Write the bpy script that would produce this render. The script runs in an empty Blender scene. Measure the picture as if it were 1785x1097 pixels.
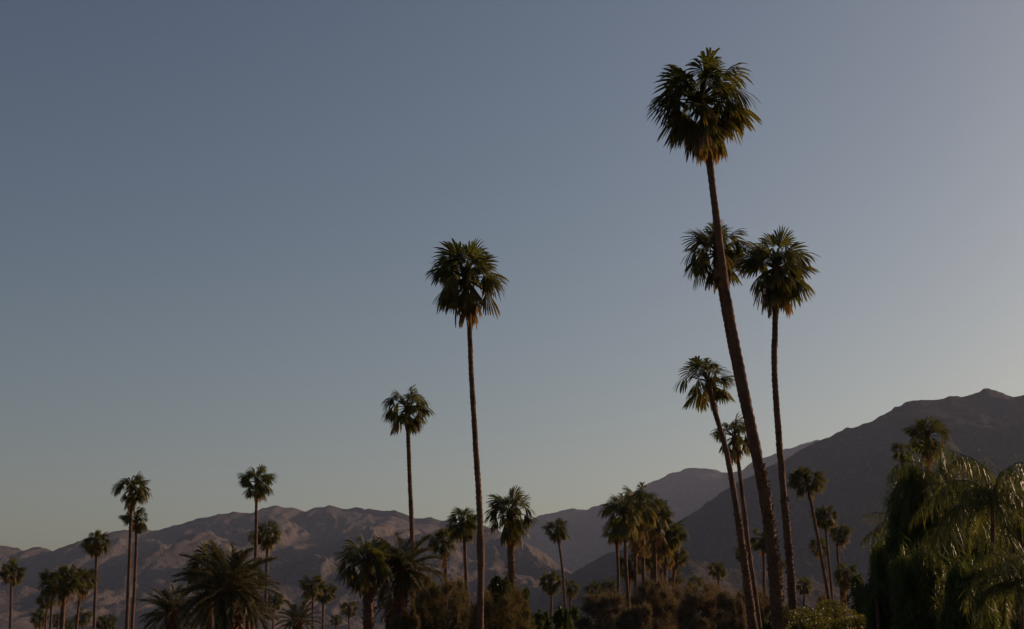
import bpy, math, random
import numpy as np
from mathutils import Vector, Matrix

scene = bpy.context.scene
R = math.radians

# ------------------------------------------------------------------ camera
PW, PH = 1785.0, 1097.0            # size of the photograph, for reading positions off it
FPX = 2452.0                       # focal length in those pixels (about 50 mm)
PITCH = R(13.0)
CAM_Z = 1.7
cam_data = bpy.data.cameras.new('camera')
cam = bpy.data.objects.new('camera', cam_data)
scene.collection.objects.link(cam)
cam.location = (0, 0, CAM_Z)
cam.rotation_euler = (R(90) + PITCH, 0, 0)
cam_data.sensor_width = 36.0
cam_data.lens = 36.0 * FPX / PW
cam_data.clip_end = 30000
scene.camera = cam

# ------------------------------------------------------------------ light
SUN_EL, SUN_AZ = R(18), R(61)      # azimuth measured from the view direction to the right
world = bpy.data.worlds.new('World')
scene.world = world
world.use_nodes = True
nt = world.node_tree
nt.nodes.clear()
sky = nt.nodes.new('ShaderNodeTexSky')
sky.sky_type = 'NISHITA'
sky.sun_disc = False
sky.sun_elevation = SUN_EL
sky.sun_rotation = SUN_AZ
sky.air_density = 1.0
sky.dust_density = 2.0
sky.ozone_density = 1.0
SKY_REF = 2.6


def times(src, col):
    n = nt.nodes.new('ShaderNodeMix')
    n.data_type = 'RGBA'; n.blend_type = 'MULTIPLY'
    n.inputs[0].default_value = 1.0
    n.inputs[7].default_value = (*col, 1)
    nt.links.new(src, n.inputs[6])
    return n.outputs[2]


gam = nt.nodes.new('ShaderNodeGamma')            # a film-like contrast over the whole sky
gam.inputs[1].default_value = 1.2
bg = nt.nodes.new('ShaderNodeBackground')
bg.inputs[1].default_value = 0.058
wo = nt.nodes.new('ShaderNodeOutputWorld')
nt.links.new(times(sky.outputs[0], (1 / SKY_REF,) * 3), gam.inputs[0])
nt.links.new(times(gam.outputs[0], (SKY_REF * 1.09, SKY_REF * 1.015, SKY_REF * 0.95)), bg.inputs[0])
nt.links.new(bg.outputs[0], wo.inputs[0])

sun_data = bpy.data.lights.new('sun', 'SUN')
sun_data.energy = 5.0
sun_data.angle = R(0.53)
sun_data.color = (1.0, 0.66, 0.40)
sun = bpy.data.objects.new('sun', sun_data)
scene.collection.objects.link(sun)
SUN_DIR = Vector((math.sin(SUN_AZ) * math.cos(SUN_EL), math.cos(SUN_AZ) * math.cos(SUN_EL), math.sin(SUN_EL)))
sun.rotation_euler = SUN_DIR.to_track_quat('Z', 'Y').to_euler()
sun.location = SUN_DIR * 200

scene.view_settings.view_transform = 'Standard'
scene.view_settings.look = 'None'
scene.view_settings.gamma = 1.0
scene.view_settings.use_curve_mapping = False
scene.view_settings.exposure = -0.04

# ------------------------------------------------------------------ helpers
COL = scene.collection
FWD = Vector((0, math.cos(PITCH), math.sin(PITCH)))
UP = Vector((0, -math.sin(PITCH), math.cos(PITCH)))


def at(px, py, Y):
    """The point at depth Y (metres north of the camera) seen at a pixel of the photograph."""
    d = Vector((1, 0, 0)) * ((px - PW / 2) / FPX) + UP * ((PH / 2 - py) / FPX) + FWD
    return Vector((0, 0, CAM_Z)) + d * (Y / d.y)


def tag(o, label=None, cat=None, group=None, kind=None):
    if label: o['label'] = label
    if cat: o['category'] = cat
    if group: o['group'] = group
    if kind: o['kind'] = kind
    return o


def empty(name, loc):
    o = bpy.data.objects.new(name, None)
    o.empty_display_size = 0.3
    COL.objects.link(o)
    o.location = loc
    return o


def link(name, mesh, parent=None, loc=(0, 0, 0), rot=(0, 0, 0), scale=1.0):
    o = bpy.data.objects.new(name, mesh)
    COL.objects.link(o)
    o.parent = parent
    o.location = loc
    o.rotation_euler = rot
    o.scale = (scale,) * 3 if not hasattr(scale, '__len__') else scale
    return o


def mesh_from(name, V, F, mat, attr=None, smooth=False):
    me = bpy.data.meshes.new(name)
    me.from_pydata([tuple(v) for v in V], [], [tuple(f) for f in F])
    if attr:
        for an, vals in attr.items():
            a = me.attributes.new(an, 'FLOAT', 'POINT')
            a.data.foreach_set('value', np.asarray(vals, dtype=np.float32))
    me.materials.append(mat)
    if smooth:
        me.polygons.foreach_set('use_smooth', [True] * len(me.polygons))
    me.update()
    return me


def fast_mesh(name, V, F, mat, smooth=False):
    """Large meshes from numpy arrays; F is (n, 3) or (n, 4)."""
    me = bpy.data.meshes.new(name)
    V = np.asarray(V, dtype=np.float32); F = np.asarray(F, dtype=np.int32)
    n, k = F.shape
    me.vertices.add(len(V)); me.vertices.foreach_set('co', V.ravel())
    me.loops.add(n * k); me.loops.foreach_set('vertex_index', F.ravel())
    me.polygons.add(n)
    me.polygons.foreach_set('loop_start', np.arange(0, n * k, k, dtype=np.int32))
    if smooth:
        me.polygons.foreach_set('use_smooth', np.ones(n, dtype=bool))
    me.materials.append(mat)
    me.update(calc_edges=True)
    me.validate()
    return me


# gradient-free value noise, vectorised
def _hash(ix, iy, seed):
    h = (ix.astype(np.int64) * 374761393 + iy.astype(np.int64) * 668265263 + seed * 1442695041) & 0xffffffff
    h = ((h ^ (h >> 13)) * 1274126177) & 0xffffffff
    return ((h ^ (h >> 16)) & 0xffff) / 65535.0


def vnoise(x, y, seed=0):
    ix, iy = np.floor(x), np.floor(y)
    fx, fy = x - ix, y - iy
    fx = fx * fx * fx * (fx * (fx * 6 - 15) + 10); fy = fy * fy * fy * (fy * (fy * 6 - 15) + 10)
    a = _hash(ix, iy, seed); b = _hash(ix + 1, iy, seed)
    c = _hash(ix, iy + 1, seed); d = _hash(ix + 1, iy + 1, seed)
    return (a + (b - a) * fx) * (1 - fy) + (c + (d - c) * fx) * fy


def fbm(x, y, seed=0, octs=5, gain=0.5):
    s = 0; a = 1; t = 0
    for o in range(octs):
        s = s + a * (vnoise(x * 2 ** o + 17.3 * o, y * 2 ** o - 9.1 * o, seed + o) * 2 - 1); t += a; a *= gain
    return s / t


def ridged(x, y, seed=0, octs=5, gain=0.55):
    s = 0; a = 1; t = 0; w = 1
    for o in range(octs):
        n = 1 - np.abs(vnoise(x * 2 ** o + 31.7 * o, y * 2 ** o + 11.9 * o, seed + o) * 2 - 1)
        n = n * n * w
        w = np.clip(n * 1.6, 0, 1)
        s = s + a * n; t += a; a *= gain
    return s / t


# ------------------------------------------------------------------ materials
def new_mat(name):
    m = bpy.data.materials.new(name)
    m.use_nodes = True
    t = m.node_tree
    b = t.nodes['Principled BSDF']
    return m, t, b


def N(t, kind, **kw):
    n = t.nodes.new(kind)
    for k, v in kw.items():
        setattr(n, k, v)
    return n


def mix(t, fac, a, b, blend='MIX'):
    n = N(t, 'ShaderNodeMix', data_type='RGBA', blend_type=blend)
    for i, v in ((0, fac), (6, a), (7, b)):
        if isinstance(v, (int, float)): n.inputs[i].default_value = v
        elif isinstance(v, tuple): n.inputs[i].default_value = (*v, 1)
        else: t.links.new(v, n.inputs[i])
    return n.outputs[2]


def ramp(t, fac, lo, hi):
    n = N(t, 'ShaderNodeMapRange', clamp=True)
    t.links.new(fac, n.inputs[0]); n.inputs[1].default_value = lo; n.inputs[2].default_value = hi
    return n.outputs[0]


def noise_tex(t, scale, detail=4, coord='Object', rough=0.6, stretch=None):
    tc = N(t, 'ShaderNodeTexCoord')
    src = tc.outputs[coord]
    if stretch:
        mp = N(t, 'ShaderNodeMapping'); mp.inputs['Scale'].default_value = stretch
        t.links.new(src, mp.inputs[0]); src = mp.outputs[0]
    n = N(t, 'ShaderNodeTexNoise')
    n.inputs['Scale'].default_value = scale; n.inputs['Detail'].default_value = detail
    n.inputs['Roughness'].default_value = rough
    t.links.new(src, n.inputs['Vector'])
    return n.outputs[0]


def leaf_mat(name, c1, c2, dry, transl=0.35, rough=0.45, spec=0.4, scale=2.0):
    m, t, b = new_mat(name)
    oi = N(t, 'ShaderNodeObjectInfo')
    nz = noise_tex(t, scale, 2)
    c = mix(t, oi.outputs['Random'], c1, c2)
    c = mix(t, ramp(t, nz, 0.35, 0.7), c, tuple(0.86 * a + 0.14 * d for a, d in zip(c2, dry)))
    fine = noise_tex(t, scale * 11, 2, rough=0.7)
    c = mix(t, ramp(t, fine, 0.36, 0.62), tuple(v * 0.68 for v in c1), c)
    at_ = N(t, 'ShaderNodeAttribute', attribute_name='dry')
    c = mix(t, at_.outputs['Fac'], c, dry)
    t.links.new(c, b.inputs['Base Color'])
    b.inputs['Roughness'].default_value = rough
    b.inputs['Specular IOR Level'].default_value = spec
    tr = N(t, 'ShaderNodeBsdfTranslucent')
    g = N(t, 'ShaderNodeMix', data_type='RGBA', blend_type='MULTIPLY'); g.inputs[0].default_value = 1
    g.inputs[7].default_value = (1.5, 1.35, 0.7, 1); t.links.new(c, g.inputs[6])
    t.links.new(g.outputs[2], tr.inputs[0])
    ms = N(t, 'ShaderNodeMixShader'); ms.inputs[0].default_value = transl
    t.links.new(b.outputs[0], ms.inputs[1]); t.links.new(tr.outputs[0], ms.inputs[2])
    t.links.new(ms.outputs[0], t.nodes['Material Output'].inputs[0])
    return m


M_FAN = leaf_mat('fan_leaf', (0.028, 0.044, 0.014), (0.058, 0.072, 0.022), (0.38, 0.22, 0.07), 0.45, 0.5, 0.22)
M_DEAD = leaf_mat('dry_leaf', (0.13, 0.080, 0.038), (0.20, 0.125, 0.058), (0.25, 0.165, 0.08), 0.3, 0.7, 0.2)
M_DATE = leaf_mat('date_leaf', (0.030, 0.042, 0.020), (0.055, 0.066, 0.032), (0.22, 0.16, 0.07), 0.25)
M_QUEEN = leaf_mat('feather_leaf', (0.040, 0.062, 0.017), (0.075, 0.096, 0.026), (0.16, 0.13, 0.05), 0.45, 0.42, 0.3)
M_WEEP = leaf_mat('weeping_leaf', (0.060, 0.085, 0.022), (0.095, 0.120, 0.034), (0.18, 0.15, 0.06), 0.45, 0.45, 0.3, 2.5)
M_SCRUB = leaf_mat('olive_brown_scrub', (0.10, 0.081, 0.042), (0.138, 0.108, 0.055), (0.15, 0.11, 0.065), 0.25, 0.8, 0.1, 0.9)
M_GREY = leaf_mat('grey_brown_scrub', (0.125, 0.10, 0.07), (0.17, 0.132, 0.092), (0.17, 0.125, 0.09), 0.25, 0.8, 0.1, 0.7)
M_SHRUB = leaf_mat('green_shrub', (0.042, 0.060, 0.016), (0.066, 0.082, 0.022), (0.13, 0.13, 0.03), 0.4, 0.5, 0.3, 1.2)
M_HEDGE = leaf_mat('hedge_leaf', (0.085, 0.095, 0.018), (0.115, 0.12, 0.024), (0.20, 0.17, 0.035), 0.4, 0.5, 0.3, 1.2)


def bark(name, c1, c2, sc):
    m, t, b = new_mat(name)
    nz = noise_tex(t, sc, 5, stretch=(1, 1, 3.0))
    nz2 = noise_tex(t, sc * 0.25, 3)
    c = mix(t, ramp(t, nz, 0.3, 0.7), c1, c2)
    c = mix(t, ramp(t, nz2, 0.45, 0.75), c, tuple(v * 0.55 for v in c1))
    t.links.new(c, b.inputs['Base Color'])
    b.inputs['Roughness'].default_value = 0.9
    b.inputs['Specular IOR Level'].default_value = 0.15
    bp = N(t, 'ShaderNodeBump'); bp.inputs['Strength'].default_value = 0.6; bp.inputs['Distance'].default_value = 0.05
    t.links.new(nz, bp.inputs['Height']); t.links.new(bp.outputs[0], b.inputs['Normal'])
    return m


M_TRUNK = bark('palm_bark', (0.080, 0.042, 0.029), (0.145, 0.080, 0.052), 6.0)
M_BOOT = bark('leaf_base_bark', (0.085, 0.043, 0.028), (0.20, 0.11, 0.068), 8.0)
M_WOOD = bark('branch_bark', (0.08, 0.055, 0.04), (0.14, 0.10, 0.07), 9.0)


def rock_mat(name, c1, c2, scrub):
    m, t, b = new_mat(name)
    big = noise_tex(t, 0.0035, 6, rough=0.65)
    fine = noise_tex(t, 0.03, 5, rough=0.75)
    dots = noise_tex(t, 0.09, 2, rough=0.6)
    c = mix(t, ramp(t, big, 0.35, 0.65), c1, c2)
    c = mix(t, ramp(t, fine, 0.35, 0.7), tuple(v * 0.75 for v in c1), c)
    c = mix(t, ramp(t, dots, 0.48, 0.60), c, scrub)
    t.links.new(c, b.inputs['Base Color'])
    b.inputs['Roughness'].default_value = 1.0
    b.inputs['Specular IOR Level'].default_value = 0.0
    bp = N(t, 'ShaderNodeBump'); bp.inputs['Strength'].default_value = 0.7; bp.inputs['Distance'].default_value = 20
    t.links.new(fine, bp.inputs['Height']); t.links.new(bp.outputs[0], b.inputs['Normal'])
    return m


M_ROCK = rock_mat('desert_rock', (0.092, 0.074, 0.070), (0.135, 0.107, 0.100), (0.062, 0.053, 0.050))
M_ROCK_DARK = rock_mat('shaded_rock', (0.056, 0.048, 0.048), (0.088, 0.075, 0.074), (0.040, 0.037, 0.035))  # darker copy of the rock: the big mountain's shade is partly in this colour


def ground_mat():
    m, t, b = new_mat('desert_ground')
    a = noise_tex(t, 0.08, 6); f = noise_tex(t, 2.5, 5)
    c = mix(t, ramp(t, a, 0.4, 0.6), (0.22, 0.165, 0.115), (0.075, 0.085, 0.035))
    c = mix(t, ramp(t, f, 0.3, 0.75), tuple(v * 0.6 for v in (0.22, 0.165, 0.115)), c)
    t.links.new(c, b.inputs['Base Color'])
    b.inputs['Roughness'].default_value = 1.0
    b.inputs['Specular IOR Level'].default_value = 0.0
    bp = N(t, 'ShaderNodeBump'); bp.inputs['Strength'].default_value = 0.5; bp.inputs['Distance'].default_value = 0.1
    t.links.new(f, bp.inputs['Height']); t.links.new(bp.outputs[0], b.inputs['Normal'])
    return m


# ------------------------------------------------------------------ ground and mountains
gx = np.linspace(-8800, 8800, 60); gy = np.concatenate([np.linspace(-900, 800, 40), np.linspace(1000, 10800, 50)])
GX, GY = np.meshgrid(gx, gy)
GV = np.stack([GX, GY, np.zeros_like(GX)], -1).reshape(-1, 3)


def grid_faces(nr, nc):
    i = np.arange(nr * nc).reshape(nr, nc)
    return np.stack([i[:-1, :-1], i[:-1, 1:], i[1:, 1:], i[1:, :-1]], -1).reshape(-1, 4)


ground = link('ground', fast_mesh('ground', GV, grid_faces(*GX.shape), ground_mat()))
tag(ground, 'flat dry desert ground under the palms', 'ground', kind='structure')


def mountain(name, label, pts, Y, depth, relief, lam, seed, mat, step=3.5, rows=170, back=0.5, power=1.15, ydip=0.0, rough=1.0):
    """A range whose skyline follows the pixel list pts at distance Y and whose spurs run down towards the valley."""
    pts = np.array(pts, float)
    px = np.arange(pts[0, 0], pts[-1, 0] + step, step)
    py = np.interp(px, pts[:, 0], pts[:, 1])
    py = py + (vnoise(px / 9.0, px * 0 + seed, seed) - 0.5) * 3.0 * rough + (vnoise(px / 27.0, px * 0 + seed, seed + 3) - 0.5) * 3.5 * rough
    ridge = np.array([at(a, b, Y) for a, b in zip(px, py)])
    xs, zr = ridge[:, 0], ridge[:, 2]
    v = np.concatenate([np.linspace(0, 1, rows), 1 + np.linspace(0, 1, 18)[1:]])
    X, VV = np.meshgrid(xs, v)
    ZR = np.broadcast_to(zr, X.shape)
    # the ridge wanders to and fro in depth so the crest is no straight wall
    wander = fbm(X / (lam * 2.2), X * 0 + 3.1, seed + 40, 3) * depth * 0.22
    wander = wander * np.clip(1.3 - VV * 0.3, 0, 1)
    Yc = np.where(VV <= 1, Y - (1 - VV) * depth, Y + (VV - 1) * depth * back) + wander * np.clip(1 - np.abs(VV - 1) * 0.2, 0, 1) * 0.6
    g = np.where(VV <= 1, np.clip(VV, 0, 1) ** power, np.clip(1 - (VV - 1) * 1.0, 0, 1))
    # keep the crest on the photographed skyline although it wanders in depth
    crest = CAM_Z + (ZR - CAM_Z) * (Y + wander[rows - 1][None, :] * 0.6) / Y
    wx = fbm(X / lam, Yc / lam, seed + 7, 3) * 0.55
    sp = ridged(X / lam + wx, Yc / (lam * 2.6), seed, 6)
    sp2 = ridged(X / (lam * 0.33) + wx * 1.5, Yc / (lam * 0.6), seed + 11, 6, 0.6)
    env = np.clip(VV, 0, 1) * np.clip((1.0 - VV) * 3.2, 0, 1) * np.clip(1.15 - 0.4 * VV, 0, 1)
    env = np.where(VV > 1, 0.0, env)
    small = (ridged(X / (lam * 0.13) + wx * 3, Yc / (lam * 0.30), seed + 23, 4) - 0.4) * np.clip((1.05 - VV) * 6, 0.0, 1) * np.clip(VV * 6, 0, 1)
    small = np.where(VV > 1, 0, small)
    Z = crest * g + relief * ((sp - 0.42) * env * 1.6 + (sp2 - 0.4) * env * 0.42) + relief * 0.11 * small
    # no spur stands higher against the sky than the crest behind it
    lim = CAM_Z + (crest - CAM_Z) / Y * Yc * (1 - 0.05 * np.clip((1 - VV) * 4, 0, 1))
    soft = 0.06 * np.abs(crest)
    over = Z - (lim - soft)
    Z = np.where((over > 0) & (VV < 1), lim - soft * np.exp(-np.clip(over, 0, None) / np.maximum(soft, 1e-3)), Z)
    Z = np.where(VV <= 0.001, -2, Z)
    Z = np.maximum(Z, -2.0)
    V = np.stack([X, Yc, Z], -1).reshape(-1, 3)
    o = link(name, fast_mesh(name, V, grid_faces(*X.shape), mat, smooth=False))
    tag(o, label, 'mountain', kind='structure')
    return o


mountain('mountain_range', 'hazy far peaks rising behind the gap between the valley ridges',
         [(700, 985), (780, 960), (860, 935), (905, 918), (930, 905), (970, 893), (1020, 888), (1060, 879), (1100, 862),
          (1145, 840), (1170, 826), (1197, 818), (1240, 820), (1265, 826), (1290, 822), (1330, 800), (1370, 783),
          (1420, 768), (1480, 775), (1560, 800), (1650, 840)], 7600, 2600, 330, 900, 5, M_ROCK, ydip=0)
mountain('mountain_range', 'long brown range along the left half of the skyline with sunlit spurs',
         [(-330, 905), (-200, 925), (-90, 938), (0, 950), (20, 954), (45, 961), (75, 952), (97, 959), (140, 944), (190, 930), (215, 925),
          (245, 927), (272, 928), (330, 908), (370, 899), (400, 893), (430, 894), (450, 887), (475, 881), (500, 885), (525, 893),
          (552, 885), (575, 880), (600, 885), (640, 888), (690, 890), (730, 901), (770, 908), (850, 918), (905, 940), (960, 975),
          (1010, 1010), (1060, 1050)], 5600, 2500, 250, 560, 21, M_ROCK)
mountain('mountain_ridge', 'darker middle ridge sloping down to the right behind the central palms',
         [(400, 1062), (440, 1030), (480, 1000), (520, 980), (560, 963), (600, 949), (650, 941), (700, 938), (750, 930), (800, 925), (850, 924),
          (880, 931), (910, 943), (940, 962), (970, 984), (1000, 1003), (1040, 1035), (1080, 1070)], 4100, 1300, 200, 420, 33, M_ROCK)
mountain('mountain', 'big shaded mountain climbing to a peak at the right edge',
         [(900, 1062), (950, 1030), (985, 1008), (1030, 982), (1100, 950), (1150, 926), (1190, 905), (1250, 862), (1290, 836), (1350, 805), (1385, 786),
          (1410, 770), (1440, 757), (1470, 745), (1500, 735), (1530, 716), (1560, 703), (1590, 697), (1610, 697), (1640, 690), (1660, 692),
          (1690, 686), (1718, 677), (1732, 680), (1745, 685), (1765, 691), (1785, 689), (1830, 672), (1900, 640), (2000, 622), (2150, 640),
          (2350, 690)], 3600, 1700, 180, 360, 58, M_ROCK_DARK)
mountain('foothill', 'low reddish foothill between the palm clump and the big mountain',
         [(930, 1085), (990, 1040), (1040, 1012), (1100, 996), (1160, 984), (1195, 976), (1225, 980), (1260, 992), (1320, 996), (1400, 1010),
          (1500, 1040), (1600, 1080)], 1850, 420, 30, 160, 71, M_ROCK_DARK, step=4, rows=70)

# ------------------------------------------------------------------ leaves


def frame(T):
    B = Vector((0, 1, 0))
    return B, T.cross(B) * -1 if False else Vector((-T.z, 0, T.x))


def fan_mesh(name, elev, seed, mat, nseg=22, spread=105, fold=0.45, droop=1.0, bend=26, pet=0.46, dry=0.0, ragged=0.1):
    """Fan leaf of unit length: stalk from the origin, pleated blade with free drooping tips. Elevation is baked in so the tips hang down."""
    rng = random.Random(seed)
    V, F, D = [], [], []

    def add(p, d=0.0):
        V.append(Vector(p)); D.append(d); return len(V) - 1
    # stalk: a three-sided tapering tube
    e = R(elev); p = Vector((0, 0, 0)); prev = None
    steps = 4
    for k in range(steps + 1):
        s = k / steps
        a = e - R(bend) * s * 0.6
        T = Vector((math.cos(a), 0, math.sin(a)))
        Nn = Vector((-T.z, 0, T.x))
        w = 0.026 * (1 - s) + 0.011
        ring = [add(p + Vector((0, w, 0)), dry * 0.6), add(p - Vector((0, w, 0)), dry * 0.6), add(p - Nn * w * 0.9, dry * 0.6)]
        if prev:
            for i in range(3):
                j = (i + 1) % 3
                F.append((prev[i], prev[j], ring[j], ring[i]))
        prev = ring
        if k < steps: p = p + T * (pet / steps)
    a = e - R(bend)
    T = Vector((math.cos(a), 0, math.sin(a))); B = Vector((0, 1, 0)); Nn = Vector((-T.z, 0, T.x))
    Lb = 1.0 - pet
    dphi = 2 * R(spread) / nseg
    base = add(p, dry * 0.5)
    twist = rng.uniform(-0.25, 0.25)
    for i in range(nseg):
        phi = -R(spread) + (i + 0.5) * dphi + rng.uniform(-.02, .02)
        u = abs(phi) / R(spread)
        if rng.random() < ragged * 0.4: continue
        f = R(90) * fold * (0.5 + 0.5 * u)
        sd = math.sin(phi)
        d0 = T * math.cos(phi) + B * (sd * math.cos(f)) - Nn * (abs(sd) * math.sin(f)) + Nn * (sd * twist)
        d0.normalize()
        l = Lb * (1.0 - 0.30 * u * u) * rng.uniform(1 - ragged, 1.04)
        side0 = (B * math.cos(phi) * math.cos(f) - T * math.sin(phi)).normalized()
        hw = math.tan(dphi / 2) * 1.02
        ts = (0.30, 0.62, 0.84, 1.0)
        q = p.copy(); tprev = 0.0; rows = []
        g = droop * rng.uniform(0.75, 1.3)
        for t in ts:
            dd = (d0 + Vector((0, 0, -1)) * g * 1.5 * max(0, t - 0.2) ** 1.5).normalized()
            q = q + dd * l * (t - tprev); tprev = t
            nrm = side0.cross(dd).normalized()
            if t < 0.99:
                w = l * hw * (t if t < 0.5 else (0.62 if t < 0.7 else 0.42))
                dv = dry + max(0, t - 0.62) * dry * 2.5
                rows.append([add(q - side0 * w, dv), add(q + nrm * w * 0.35, dv), add(q + side0 * w, dv)])
            else:
                rows.append([add(q, min(1, dry * 2.2 + 0.08))])
        F.append((base, rows[0][0], rows[0][1])); F.append((base, rows[0][1], rows[0][2]))
        for r0, r1 in zip(rows, rows[1:]):
            if len(r1) == 3:
                F.append((r0[0], r1[0], r1[1], r0[1])); F.append((r0[1], r1[1], r1[2], r0[2]))
            else:
                F.append((r0[0], r1[0], r0[1])); F.append((r0[1], r1[0], r0[2]))
    return mesh_from(name, V, F, mat, {'dry': D})


def feather_mesh(name, elev, seed, mat, n=34, bend=70, leaflet=0.2, droop=0.2, vee=0.35, wid=0.010, a0=72, a1=28, start=0.14, dry=0.0, plume=0.0, spreadg=0.3):
    """Feather leaf of unit length: arching midrib with two rows of leaflets."""
    rng = random.Random(seed)
    V, F, D = [], [], []

    def add(p, d=0.0):
        V.append(Vector(p)); D.append(d); return len(V) - 1
    steps = 12; e = R(elev); p = Vector((0, 0, 0)); C = []; prev = None
    side = rng.uniform(-.15, .15)
    for k in range(steps + 1):
        s = k / steps
        a = e - R(bend) * s ** 1.25
        a = max(a, R(-84))
        T = Vector((math.cos(a), side * s, math.sin(a))).normalized()
        C.append((p.copy(), T))
        w = 0.013 * (1 - s) ** 0.8 + 0.0015
        Nn = Vector((-T.z, 0, T.x)); Bs = T.cross(Nn)
        ring = [add(p + Bs * w, .35), add(p - Bs * w, .35), add(p - Nn * w, .35)]
        if prev:
            for i in range(3):
                j = (i + 1) % 3
                F.append((prev[i], prev[j], ring[j], ring[i]))
        prev = ring
        p = p + T / steps
    for i in range(n):
        s = start + (1 - start) * (i + 0.5) / n
        x = s * steps; k = min(int(x), steps - 1); fr = x - k
        q0 = C[k][0].lerp(C[k + 1][0], fr); T = C[k][1].lerp(C[k + 1][1], fr).normalized()
        Nn = Vector((-T.z, 0, T.x)).normalized(); Bs = T.cross(Nn)
        prof = math.sin(math.pi * min(1, 0.12 + 0.80 * (s - start) / (1 - start))) ** 0.55
        for sg in (-1, 1):
            al = R(a0 + (a1 - a0) * s + rng.uniform(-7 - 40 * (spreadg - .3), 7 + 40 * (spreadg - .3)))
            d = T * math.cos(al) + Bs * sg * math.sin(al) + Nn * (vee + rng.uniform(-plume, plume))
            d.normalize()
            l = leaflet * prof * rng.uniform(1.12 - .9 * spreadg, 1.12)
            g = droop * rng.uniform(1 - spreadg, 1 + spreadg)
            q = q0.copy(); rows = []
            wdir = d.cross(Vector((0, 0, 1)))
            wdir = (wdir if wdir.length > 1e-3 else Bs).normalized()
            wdir = (wdir + Vector((rng.uniform(-.6, .6), rng.uniform(-.6, .6), rng.uniform(-.6, .6)))).normalized()
            tp = 0
            for t in (0.0, 0.4, 0.75, 1.0):
                dd = (d + Vector((0, 0, -1)) * g * t * 1.5).normalized()
                q = q + dd * l * (t - tp); tp = t
                w = wid * (0.6, 1.0, 0.7, 0)[(0.0, 0.4, 0.75, 1.0).index(t)]
                dv = dry + 0.45 * t * t
                rows.append([add(q - wdir * w, dv), add(q + wdir * w, dv)] if w else [add(q, dv)])
            for r0, r1 in zip(rows, rows[1:]):
                if len(r1) == 2: F.append((r0[0], r0[1], r1[1], r1[0]))
                else: F.append((r0[0], r0[1], r1[0]))
    return mesh_from(name, V, F, mat, {'dry': D})


FAN_EL = (84, 70, 56, 42, 28, 14, 0, -14, -28, -42, -56)
FAN = {}
for k, el in enumerate(FAN_EL):
    old = max(0.0, (20 - el) / 76.0)
    FAN[el] = [fan_mesh('fan_frond', el, 100 * k + v, M_FAN, nseg=(20, 18, 22, 17)[v], spread=(70 if el > 60 else (90, 78, 98, 70)[v]) - 4 * old,
                        fold=(0.54, 0.64, 0.46, 0.7)[v] + 0.06 * old, droop=(0.8, 1.2, 0.55, 1.7)[v] + 0.55 * old,
                        bend=(10, 20, 5, 30)[v] + 4 * old, pet=(0.40, 0.43, 0.38, 0.45)[v], dry=(0.05, 0.14, 0.02, 0.34)[v] * old,
                        ragged=(0.12, 0.2, 0.1, 0.35)[v] + 0.1 * old) for v in range(4)]
DEAD = [fan_mesh('dry_frond', el, 900 + v, M_DEAD, nseg=18, spread=68, fold=0.62, droop=1.5, bend=18, dry=0.25, ragged=0.3)
        for v, el in enumerate((-24, -38, -52, -66))]
DATE_EL = (84, 70, 55, 40, 25, 10, -8, -28)
DATE = {el: [feather_mesh('feather_frond', el, 300 + 10 * k + v, M_DATE, n=64, bend=44 + 20 * v, leaflet=0.23, droop=0.35, vee=0.42,
                          wid=0.0095, a0=62, a1=24, plume=0.25) for v in range(2)] for k, el in enumerate(DATE_EL)}
QUEEN_EL = (82, 66, 48, 30, 12)
QUEEN = {el: [feather_mesh('plume_frond', el, 500 + 10 * k + v, M_QUEEN, n=72, bend=104 + 26 * v, leaflet=0.34, droop=1.9, vee=0.12,
                           wid=0.0040, a0=74, a1=35, start=0.10, plume=0.8, spreadg=0.85) for v in range(3)] for k, el in enumerate(QUEEN_EL)}


def nearest(table, el):
    return table[min(table, key=lambda k: abs(k - el))]


# ------------------------------------------------------------------ palms
def trunk_path(pts, Y):
    """World points of a trunk from the crown to the ground, smoothed."""
    P = [at(x, y, Y) for x, y in pts]
    a, b = P[-2], P[-1]
    slope = (b.x - a.x) / max(0.2, a.z - b.z)
    z = b.z; x = b.x
    while z > 0.0:
        dz = min(z + 0.15, max(0.6, z / 2))
        slope *= 0.8
        z -= dz; x += slope * dz
        P.append(Vector((x, Y, z)))
    P[-1].z = -0.15
    P = P[::-1]
    zs = np.array([p.z for p in P]); xs = np.array([p.x for p in P])
    return zs, xs


def smooth_interp(z, zs, xs):
    # cubic Hermite through the traced points
    m = np.gradient(xs, zs)
    i = np.clip(np.searchsorted(zs, z) - 1, 0, len(zs) - 2)
    h = zs[i + 1] - zs[i]; t = (z - zs[i]) / h
    return ((2 * t**3 - 3 * t**2 + 1) * xs[i] + (t**3 - 2 * t**2 + t) * h * m[i]
            + (-2 * t**3 + 3 * t**2) * xs[i + 1] + (t**3 - t**2) * h * m[i + 1])


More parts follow.
